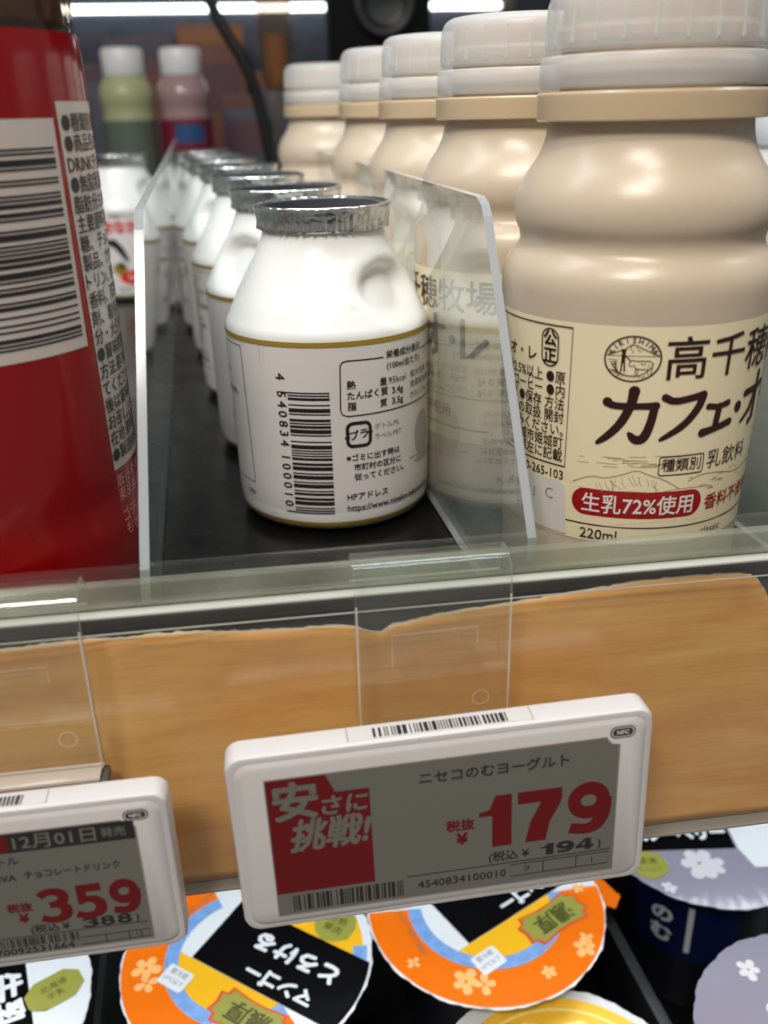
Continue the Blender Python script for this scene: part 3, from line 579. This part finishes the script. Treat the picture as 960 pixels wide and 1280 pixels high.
# ------------------------------------------------------------------ electronic price tags
def casing(W, H, D):
    bm = bmesh.new(); P = rrect(-W/2, -H/2, W/2, H/2, 3.2, 6)
    rings = [(0, 0, D), (0, 0, 1.6), (-.35, 0, .75), (-1.0, 0, .55), (-1.5, 0, .62), (-1.9, 0, .35), (-2.6, 0, 0)]
    L0 = []
    for ins, _, y in rings:
        s = [(x*(W/2+ins)/(W/2), z*(H/2+ins)/(H/2)) for x, z in P]
        L0.append([bm.verts.new((x*MM, y*MM, z*MM)) for x, z in s])
    n = len(P)
    for a, b in zip(L0, L0[1:]):
        for i in range(n): bm.faces.new((a[i], a[(i+1) % n], b[(i+1) % n], b[i]))
    bm.faces.new(L0[-1][::-1]); bm.faces.new(L0[0])
    bmesh.ops.recalc_face_normals(bm, faces=bm.faces); return bm
def price_tag(label, loc, tilt, roll, arts):
    W, H, D = 83.5, 42.6, 6.2
    t = thing('price_tag', label, 'price tag', loc, 0, 'electronic price tags'); t.rotation_euler = (tilt, roll, 0)
    c = frombm('casing', casing(W, H, D), 'casing', t, True); smooth_by_angle(c, 28)
    top = H/2
    st = raw('top_sticker', [(x*MM, y*MM, (top+.06)*MM) for x, y in ((-18.2, 1.7), (17.6, 1.7), (17.6, 5.6), (-18.2, 5.6))], [(0, 1, 2, 3)], 'casing', t)
    bb = rbits(34, 5); V, F = bars(bb, -13.4, 2.0, 13.1, 4.9); V = V[:, :2]
    raw('barcode', [(x*MM, y*MM, (top+.12)*MM) for x, y in V], F, 'black', st)
    for sx in (-18.3, 17.7): raw('seam', [(x*MM, y*MM, (top+.05)*MM) for x, y in ((sx-.12, 1.6), (sx+.12, 1.6), (sx+.12, 5.8), (sx-.12, 5.8))], [(0, 1, 2, 3)], 'seam', t)
    scp = [(-34.7, -17.4), (34.7, -17.4), (34.7, 14.2), (33.2, 14.4), (32.4, 15.2), (32.0, 16.1), (-34.7, 16.1)]
    s = flat('screen', poly(scp), 'screen', t, .05)
    fr = flat('screen_gasket', stroke(scp, .35, True), 'seam', t, .09)
    b = flat('badge', poly(rrect(32.6, 15.6, 37.8, 18.4, 1.35)), 'badge', t, .08)
    flat('badge_print', join([stroke(rrect(33.0, 15.95, 37.4, 18.05, 1.0), .18, True), T('NFC', 1.3, 35.2, 17.0, bold=.02)]), 'labelwhite', b, .14)
    for k, (n, ps, m, lf) in enumerate(arts): flat(n, join(ps), m, s, lf)
    return t
a1 = [('red_panel', [poly([(-34.5, -11.8), (-15.0, -11.8), (-15.0, 11.6), (-21.5, 11.6), (-23.2, 15.9), (-34.5, 15.9)])], 'ep_red', .1),
      ('campaign_lettering', [T('安', 9.4, -29.2, 10.4, bold=.032), T('さに', 5.0, -19.9, 8.6, bold=.03, shear=.15), T('挑戦!', 8.0, -23.0, 2.0, bold=.03, shear=.2, fit=15.4)], 'screen', .15),
      ('product_title', [T('ニセコのむヨーグルト', 3.05, 9.6, 12.0, bold=.02, sx=1)], 'ep_black', .1),
      ('price', [HN('179', 6.4, -7.2, 27.2, 12.8)], 'ep_red', .1),
      ('tax_note', [T('税抜', 2.9, 2.6, -.6, bold=.03), T('¥', 3.6, 2.9, -4.0, bold=.05)], 'ep_red', .1),
      ('tax_included', [T('(税込 ¥', 2.7, 8.4, -9.9, 'L', bold=.015), HN('194', 19.2, -11.2, 11.2, 2.9), T(')', 2.7, 31.6, -9.9, bold=.02)], 'ep_black', .1),
      ('code_row', [T('4540834100010', 2.65, 2.8, -14.4, fit=18.4, bold=.01), stroke([(-8.5, -11.9), (34, -11.9)], .22), stroke([(12.9, -15.6), (33.6, -15.6), (33.6, -12.6), (12.9, -12.6)], .2, True), stroke([(19.8, -15.6), (19.8, -12.6)], .2), stroke([(26.8, -15.6), (26.8, -12.6)], .2), T('ヲ', 2, 16.3, -14.1), T('1', 2, 30.2, -14.1)], 'ep_black', .1),
      ('barcode', [bars(ean(code), -31.6, -16.6, -9.4, -12.6)], 'ep_black', .1)]
price_tag('white electronic price tag reading 179 with red panel, hanging in the middle', (.0294, .1390, -.0215), radians(-1), radians(-1.2), a1)
a2 = [('date_band', [rect(-34.5, 11.0, 34.5, 15.9)], 'ep_black', .1),
      ('date_lettering', [T('12月01日', 4.2, 18.4, 13.4, bold=.02, fit=16.6), T('発売', 2.6, 30.2, 13.4, bold=.02)], 'screen', .15),
      ('new_patch', [poly(rrect(-6, 11.3, 9.2, 15.6, 1))], 'ep_red', .12), ('new_lettering', [T('NEW', 4.6, 2.6, 13.4, bold=.03)], 'screen', .18),
      ('product_title', [T('ボトル', 2.4, 10.4, 8.8, 'R', bold=.015), T('GODIVA', 2.4, 9.2, 4.4, 'R', bold=.015), T('チョコレートドリンク', 2.3, 20.6, 4.6, bold=.015, fit=19.4)], 'ep_black', .1),
      ('price', [HN('359', 12.4, -9.4, 21, 9.6)], 'ep_red', .1),
      ('tax_note', [T('税抜', 2.6, 8.4, -4.0, bold=.03), T('¥', 3.2, 8.8, -7.0, bold=.05)], 'ep_red', .1),
      ('tax_included', [T('(税込 ¥', 2.6, 9.6, -10.6, 'L', bold=.015), HN('388', 20.4, -12.0, 10.4, 2.7), T(')', 2.6, 31.9, -10.6, bold=.02)], 'ep_black', .1),
      ('code_row', [T('4570092531664', 2.5, 8.0, -16.2, fit=19.5, bold=.01), stroke([(-34, -12.3), (34, -12.3)], .2), stroke([(19.4, -16.7), (34, -16.7), (34, -14.6), (19.4, -14.6)], .2, True), stroke([(24.6, -16.7), (24.6, -14.6)], .2), stroke([(29.6, -16.7), (29.6, -14.6)], .2), T('12', 1.8, 31.8, -15.6)], 'ep_black', .1),
      ('barcode', [bars(ean('4570092531664'), 1.0, -15.0, 19.0, -12.7)], 'ep_black', .1)]
price_tag('white electronic price tag reading 359 with black date band, at left edge', (-.0611, .1390, -.0258), 0, radians(-.4), a2).scale = (.9, .9, .9)

# ------------------------------------------------------------------ clear hangers
def hanger(x0, x1, zb, label, ledge):
    h = thing('tag_hanger', label, 'tag hanger', ((x0+x1)/2*MM, .1541, 0), 0, 'clear tag hangers'); wd = (x1-x0)/2*MM
    # profile (y, z): a sheet that curls over the rail top and drops in front of it
    pr = [(.0070, .0226), (.0068, .0262), (.0060, .0284), (.0042, .0290), (.0016, .0288), (-.0004, .0276), (-.0012, .0256), (-.0013, .022), (-.0013, .010), (-.0016, .004), (-.0011, .001), (-.0008, -.002), (-.0008, zb*MM)]
    th = .0009; P = [np.array(p) for p in chaikin(pr, 1)]; A = []; B = []
    for i, p in enumerate(P):
        d = P[min(i+1, len(P)-1)]-P[max(i-1, 0)]; d /= np.linalg.norm(d); nrm = np.array([d[1], -d[0]])
        A.append(p); B.append(p+nrm*th)
    n = len(P); V = []
    for s in (-wd, wd):
        for q in A+B: V.append((s, q[0], q[1]))
    m = 2*n; F = []
    for i in range(n-1):
        F += [(i, i+1, m+i+1, m+i), (n+i, m+n+i, m+n+i+1, n+i+1)]
    o = raw('sheet', V, F, 'hang', h, True)
    Fe = []
    for i in range(n-1): Fe += [(i, n+i, n+i+1, i+1), (m+i, m+i+1, m+n+i+1, m+n+i)]
    Fe += [(n-1, m+n-1, m+2*n-1, 2*n-1), (0, n, m+n, m)]
    raw('sheet_edge', V, Fe, 'hang_edge', h)
    for sgn in (-1, 1): box('bright_edge_line', sgn*(wd-.0002)-.00018, sgn*(wd-.0002)+.00018, -.0026, -.0023, zb*MM, .022, 'hang_edge', h, .0001)  # pale strips paint the bright lines along the sheet edges
    y = -.0016
    for a, b, z0, z1 in ((-8.2, 8.3, 11.6, 14.4),): # moulded slot frame
        box('slot_bar', a*MM*.75, b*MM*.7, y-.0008, y+.0003, (z0+.9)*MM, (z1-.2)*MM, 'hang', h, .0002)
        box('slot_block', a*MM, (a+3.4)*MM, y-.0009, y+.0003, (z0-1.4)*MM, (z0+1.2)*MM, 'hang', h, .0002)
        box('slot_block', (b-3)*MM, b*MM, y-.0009, y+.0003, (z0)*MM, (z0+2.6)*MM, 'hang', h, .0002)
        raw('slot_outline', [(x*MM, y-.001, z*MM) for x, z in stroke([(a-.2, z0-3.6), (a-.2, z1+.8), (b+.2, z1+1.2), (b+.2, z0+.4)], .16)[0]], stroke([(0, 0), (1, 0), (2, 0), (3, 0)], .2)[1], 'hang_edge', h)
    g = annulus(9.6, -1.5, 1.6, 1.75, n=28); raw('moulding_mark', [(x*MM, -.0020, z*MM) for x, z in g[0]], g[1], 'hang_edge', h)
    if ledge:
        box('bottom_ledge', -wd, wd-.0005, -.0052, -.0008, (zb-1.2)*MM, (zb-.3)*MM, 'hang_edge', h, .0003)
        box('bottom_hook', wd-.004, wd+.0008, -.0054, .0002, (zb-3.2)*MM, (zb-1.25)*MM, 'rail_back', h, .0006)
    return h
hanger(14.0, 44.6, -10.5, 'clear plastic hanger hooked over the rail in the middle of the picture', False)
hanger(-67.5, -36.6, -8.6, 'clear plastic hanger with bottom ledge hooked over the rail at the left edge', True)

# ------------------------------------------------------------------ lower shelf: dessert cups
def cup(label, loc, rz, base, arts, body='cupdark', r=40.2, group='dessert cups on the lower shelf', h=70, tilt=(0, 0), tab=None):
    c = thing('dessert_cup', label, 'dessert cup', (loc[0], loc[1], loc[2]-h*MM), rz, group); c.rotation_euler = (tilt[0], tilt[1], rz)
    lathe('cup_body', [(0, 0), (0, 22), (1, 24), (30, 28), (h-4, 31.5), (h-1, 32), (h-.4, 32)], body, c, 72, None, 0, 50)
    l = lathe('lid', [(h-1.2, 31), (h-1.2, r-.6), (h-.8, r), (h-.45, r), (h-.25, r-.35), (h-.25, 0)], base, c, 160, lambda a, z, q: q+(.14*sin(a*57)+.2*sin(a*13+2)+.15*sin(a*29) if q > r-1 else 0), 0, 40)
    if tab is not None:
        P = [(39.2*cos(tab-.16), 39.2*sin(tab-.16)), (44.5*cos(tab-.15), 44.5*sin(tab-.15)), (48.5*cos(tab), 48.5*sin(tab)), (44.5*cos(tab+.15), 44.5*sin(tab+.15)), (39.2*cos(tab+.16), 39.2*sin(tab+.16))]
        V = [(x*MM, y*MM, (h-.7-z-.5*max(0, hypot(x, y)-39.5))*MM) for z in (0, .25) for x, y in P]
        raw('pull_tab', V, [(0, 1, 2, 3, 4), (9, 8, 7, 6, 5)]+[(i, i+5, (i+1) % 5+5, (i+1) % 5) for i in range(5)], 'orange', l)
    for n, ps, m, lf in arts:
        flat(n, join(ps), m, l, h+lf-.2, 'XY')
    return c
_fl = random.Random(11)
def flower(cx, cy, r, n=5, a0=0):
    out = []; base = _fl.uniform(0, .3)
    for k in range(n):
        a = a0+2*pi*k/n+_fl.uniform(-.12, .12); q = r*_fl.uniform(.85, 1.1); P = []
        for m in range(18):
            t = 2*pi*m/18; u = q*(.56+.46*cos(t)); v = q*.33*sin(t)*(1+.25*cos(t)); P.append((cx+u*cos(a)-v*sin(a), cy+u*sin(a)+v*cos(a), .01+.012*k+base*.1))
        out.append((np.array(P), [tuple(range(18))]))
    return join(out)
def clipdisc(P, R=37.2):
    return poly([(p*min(1, R/max(1e-6, np.linalg.norm(p)))) for p in np.array(P, float)])
def octa(cx, cy, r): return poly([(cx+r*(1+.06*(k % 2))*cos(2*pi*k/10+.2), cy+r*(1+.06*(k % 2))*sin(2*pi*k/10+.2)) for k in range(10)])
def arcpts(r, a0, a1, n=24): return [(r*cos(radians(a0+(a1-a0)*k/n)), r*sin(radians(a0+(a1-a0)*k/n))) for k in range(n+1)]
def badge_pts(cx, cy, w, h): return [(cx+a*w/2, cy+b*h/2) for a, b in [(-1, .55), (-.82, .62), (-.78, 1), (-.2, .84), (.2, .84), (.78, 1), (.82, .62), (1, .55), (.94, 0), (1, -.55), (.82, -.62), (.78, -1), (.2, -.84), (-.2, -.84), (-.78, -1), (-.82, -.62), (-1, -.55), (-.94, 0)]]
mango = [('orange_ring', [annulus(0, 0, 26.5, 39.7, radians(150), radians(335), 60)], 'orange', .1),
         ('yellow_field', [poly(arcpts(24, 204, 336)), poly([(-4, 16.2)]+[(33.6, 16.2)]+arcpts(37.3, 27, 75)+[(4, 34)])], 'yellow', .1),
         ('blue_ring', [annulus(0, 0, 22, 26.4, radians(150), radians(335), 60), annulus(0, 0, 34, 38.5, radians(20), radians(34), 10)], 'blue', .16),
         ('black_band', [poly([(-15, -9.6)]+[(36.2, -9.6)]+arcpts(39.6, -14, 24.2, 16)+[(-15, 16.2)])], 'lidblack', .22),
         ('white_lettering', [T('とろける', 7.6, 14.5, 6.4, bold=.05, fit=31, rot=pi), T('マンゴー', 6.4, 15.5, -4.4, bold=.05, rot=pi)], 'lidwhite', .3),
         ('badge_border', [poly(badge_pts(14.2, -18.2, 26, 13))], 'orange_red', .26), ('badge', [poly(badge_pts(14.2, -18.2, 23.6, 11.2))], 'olive', .32), ('badge_lettering', [T('濃厚', 7.6, 14.2, -18.2, bold=.022, rot=pi)], 'olivedark', .38),
         ('octagon_badge', [octa(18.5, 23.5, 7)], 'olive', .26), ('octagon_print', [T('完熟', 3.6, 18.5, 25.4), T('果肉', 3.6, 18.5, 21.6)], 'olivedark', .32),
         ('flower_print', [flower(-25, -20, 4.6, 5, .4), flower(-21, -24, 3.6, 4, 1), flower(-2, -32.5, 2.6, 5, .2), flower(14, -32.5, 3.8, 5, .9), flower(17, -30.5, 2.4, 4, 0), flower(-34, -5, 2.4, 4, .3), flower(30, -14, 2.2)], 'creamflower', .18),
         ('small_print_box', [poly(rrect(-19, -22, -9.5, -14.5, 1))], 'lidwhite', .3), ('small_print', [T('要冷蔵', 2.2, -14.2, -16.4), T('10℃以下', 1.9, -14.2, -19.4)]+[T('お早めにお召し上がりください', 1.9, -27, 8, rot=radians(80))], 'grey_ink', .34)]
LZ = -.14
cup('orange rimmed mango dessert cup under the gap between the two price tags', (-.0190, .2190, LZ), radians(-38), 'lidwhite', mango)
cup('orange rimmed mango dessert cup directly below the 179 price tag', (.0613, .2270, LZ), radians(27), 'lidwhite', mango, tab=radians(-27))
seg = []
for k in range(10):
    a = 2*pi*k/10; seg.append(poly([(4*cos(a+.3), 4*sin(a+.3)), (26*cos(a+.06), 26*sin(a+.06)), (29*cos(a+.31), 29*sin(a+.31)), (26*cos(a+.57), 26*sin(a+.57))]))
cup('mandarin slice printed dessert cup at bottom edge, foremost of the cups', (.0680, .1595, -.1490), radians(12), 'lidwhite', [
    ('mandarin_slice', [ell(2, 0, 35.5, n=64)], 'slice', .1), ('slice_rind', [annulus(2, 0, 31, 32, n=60)], 'slice_pale', .16), ('slice_segments', [xf(s, dx=2) for s in seg], 'slice_pale', .16),
    ('blue_ring', [annulus(0, 0, 30, 37.5, radians(120), radians(180), 30)], 'blue', .22), ('orange_ring', [annulus(0, 0, 36, 39.3, radians(125), radians(250), 30)], 'orange', .26)])
dcup = cup('lavender lidded dessert cup with black band, at right below the rail', (.1510, .2505, LZ), radians(-7), 'lav', [
    ('black_band', [poly([(-35.4, -12.8), (7.6, -12.8), (7.6, 16), (-33.4, 16)])], 'lidblack', .1), ('white_lettering', [T('ブルーベリー', 8.4, -12, -4.6, bold=.05, fit=37)], 'lidwhite', .18),
    ('white_patch', [poly([(8.2, 16), (26, 16), (27, -22), (11, -22), (8.2, -12.8)])], 'lidwhite', .1),
    ('flower_print', [flower(-8, -19.6, 7, 6), flower(-4, -21, 5, 5, .6), flower(20, -31, 4), flower(-22, -30, 2.6)], 'palelav', .1), ('octagon_badge', [octa(-26, -19.5, 6.6)], 'olive', .2), ('octagon_print', [T('果実', 3.6, -26, -17.8), T('たっぷり', 2.2, -26, -21.6)], 'olivedark', .26)])
crf2 = RF([(0, 24), (30, 28), (66, 31.5), (69, 32)], 30)
wrap('blue_print', join([rect(-34, 30, 6, 60)]), 'cupblue', dcup, crf2, .2)
wrap('body_lettering', join([T('の', 9, -22, 50, bold=.05), T('む', 9, -22, 40, bold=.05), rect(-13, 34, -11, 58)]), 'lidwhite', dcup, crf2, .4)
cup('lavender lidded dessert cup with white flowers, in the bottom right corner', (.1490, .1600, LZ), radians(-20), 'lav', [
    ('flower_print', [flower(2, 16, 9, 6), flower(-12, 6, 7, 6, .5), flower(12, -6, 9, 6, .2), flower(-22, 22, 4, 5), flower(-20, -14, 6), flower(-5, 20, 5, 5, .8)], 'palelav', .1), ('yellow_flower', [flower(4, 27, 7.5)], 'slice_pale', .16), ('flower_centre', [ell(4, 27, 2.4)], 'olive', .22), ('octagon_badge', [octa(20, 20, 6)], 'olive', .16)])
cup('white lidded dessert cup with black band, under the 359 price tag', (-.1075, .2120, LZ), 0, 'lidwhite', [
    ('black_band', [poly([(14.8, 25), (26.6, -14), (29, -22), (-8, -30), (-10, 25)])], 'lidblack', .1), ('white_lettering', [T('牛乳', 11, 14.4, 1, bold=.04, rot=radians(-74)), T('プリン', 10, 2, 0, bold=.04, rot=radians(-74))], 'lidwhite', .18),
    ('octagon_badge', [poly([(28.9+8.6*a*cos(.5)-5.8*b*sin(.5), 3.3+8.6*a*sin(.5)+5.8*b*cos(.5)) for a, b in ((-1, -.45), (-.55, -1), (.55, -1), (1, -.45), (1, .45), (.55, 1), (-.55, 1), (-1, .45))])], 'olive', .24),
    ('octagon_print', [T('北海道', 2.8, 28.3, 4.8, rot=.5), T('牛乳', 2.8, 29.8, 1.6, rot=.5)], 'olivedark', .3)])
tr = box('tray_divider', -.002, .002, -.10, .10, -.034, 0, 'tray', None, .0008)
tr.location = (.1065, .190, -.150); tr.rotation_euler = (0, 0, radians(4)); tag(tr, 'black sloping tray divider between the mango cups and lavender cups', 'tray divider')
t2 = raw('tray_partition', [(-.001, -.09, -.05), (-.001, .09, -.05), (-.001, .09, 0), (-.001, -.09, 0), (.001, -.09, -.05), (.001, .09, -.05), (.001, .09, 0), (.001, -.09, 0)], [(0, 1, 2, 3)[::-1], (4, 5, 6, 7), (3, 2, 6, 7), (0, 3, 7, 4), (1, 5, 6, 2)], 'hang')
t2.location = (-.0635, .20, -.1385); t2.rotation_euler = (0, 0, radians(3)); tag(t2, 'clear tray partition beside the white lidded cup at lower left', 'partition')

# ------------------------------------------------------------------ background of the case
tb = thing('light_tube', 'bright white light tube across the back of the case', 'light tube', (0, 1.245, .2205))
box('glowing_tube', -.40, .322, -.004, .004, -.0036, .0036, 'tube', tb, .002)
for x0, x1 in ((-.42, -.4005), (.3225, .34)): box('tube_holder', x0, x1, -.008, .008, -.009, .009, 'post', tb, .001)
dv = thing('black_device', 'black box with round lens ring at the back of the case', 'device', (.121, .86, 0))
box('device_body', -.0435, .0425, 0, .04, 0, .26, 'device', dv, .004)
rg = lathe('lens_ring', [(0, 20), (3, 26), (5, 25), (5, 19), (2, 17), (1, 0)], 'tray', dv, 64, None, 1, 50); rg.rotation_euler = (radians(90), 0, 0); rg.location = (.0026, -.0005, .1876)
def tube(name, pts, r, mat, seg=10):
    P = chaikin(pts, 3); V = []; F = []
    for i, p in enumerate(P):
        d = P[min(i+1, len(P)-1)]-P[max(i-1, 0)]; d = Vector(d).normalized(); a = d.cross(Vector((0, 1, 0.01))).normalized(); b = d.cross(a)
        V += [tuple(Vector(p)+r*(cos(2*pi*k/seg)*a+sin(2*pi*k/seg)*b)) for k in range(seg)]
    for i in range(len(P)-1):
        for k in range(seg): F.append((i*seg+k, i*seg+(k+1) % seg, (i+1)*seg+(k+1) % seg, (i+1)*seg+k))
    return raw(name, V, F, mat, None, True)
cb = tube('power_cable', [(-.03, .76, .215), (-.0168, .76, .182), (-.0108, .76, .1668), (.0044, .76, .1431), (.0125, .76, .1188), (.0178, .76, .0854), (.022, .76, .05), (.03, .76, 0.0045)], .0042, 'cable')
tag(cb, 'black power cable hanging down behind the yogurt row', 'cable')
def back_bottle(label, x, y, s, top, mid, lab, extra):
    b = thing('drink_bottle', label, 'drink bottle', (x, y, 0))
    lathe('bottle_body', [(0, 0), (0, 26), (2, 29), (10, 30), (112, 30), (120, 28), (130, 31), (138, 30.5), (146, 26), (152, 22)], top, b, 48, None, 1, 80)
    lathe('screw_cap', [(152, 20), (152, 23), (153, 23.6), (174, 23), (177, 21), (177, 0)], 'greencap', b, 48, None, 0, 40)
    rf = RF([(0, 30), (112, 30)], 30)
    l = sleeve('label_sleeve', rf, 12, 111, .3, mid, b, nz=2)
    if extra: wrap('blue_patch', rect(-12, 88, 22, 106), extra, l, rf, .5)
    b.scale = (s*.87, s*.87, s*.985); return b
back_bottle('pale green drink bottle with white cap at the back left', -.107, .98, .945, 'greend', 'greenl', None, None)
back_bottle('dark berry red drink bottle with white cap and blue patch at the back', -.0545, .99, .945, 'pinkneck', 'purple', None, 'bluel')
for i, (x0, x1, y, h, m, l) in enumerate([(-.066, .008, 1.20, .199, 'carton1', 'orange brown carton behind the berry red bottle'), (.012, .062, 1.18, .150, 'carton2', 'narrow mauve carton beside the grey post at the back'),
                                         (-.150, -.070, 1.215, .188, 'carton2', 'mauve carton behind the two back bottles'), (-.020, .024, 1.10, .125, 'carton3', 'low grey carton at the back behind the cable'), (-.32, -.155, 1.21, .16, 'carton3', 'wide grey carton behind the pale green bottle')]):
    k = thing('carton', l, 'carton', ((x0+x1)/2, y, 0), 0, 'cartons at the back of the case'); hw = (x1-x0)/2
    box('carton_body', -hw, hw, -.02, .02, 0, h, m, k, .001)
    box('carton_print', -hw*.8, hw*.8, -.0206, -.0203, h*.55, h*.8, ['carton2', 'carton3', 'carton1', 'carton2', 'carton2'][i], k); box('carton_flap', -hw*.98, hw*.98, -.0205, -.0198, h*.9, h*.985, ['amber', 'carton1', 'carton3', 'carton1', 'carton2'][i], k)
ps = thing('grey_post', 'grey metal post standing at the back beside the rearmost coffee bottle', 'post', (.0272, .80, 0))
box('upright', -.0045, .0045, -.004, .004, 0, .134, 'post', ps, .001); box('foot', -.012, .012, -.01, .01, 0, .006, 'post', ps, .001)
tm = thing('clear_tumbler', 'clear plastic tumbler with painted amber contents hanging at the back', 'tumbler', (.0272, .74, .1215))
lathe('cup_wall', [(0, 0), (0, 6), (2, 8.5), (12, 11.5), (40, 11.8), (95, 12.5)], 'bottle_clear', tm, 48, None, 1, 60)
lathe('highlight', [(3, 0), (3, 5.5), (14, 8), (36, 8), (36, 0)], 'amber', tm, 40, None, 0, 40)  # amber core paints in the tumbler's warm highlight
bpy.data.objects.remove(_to); bpy.data.curves.remove(_tc)
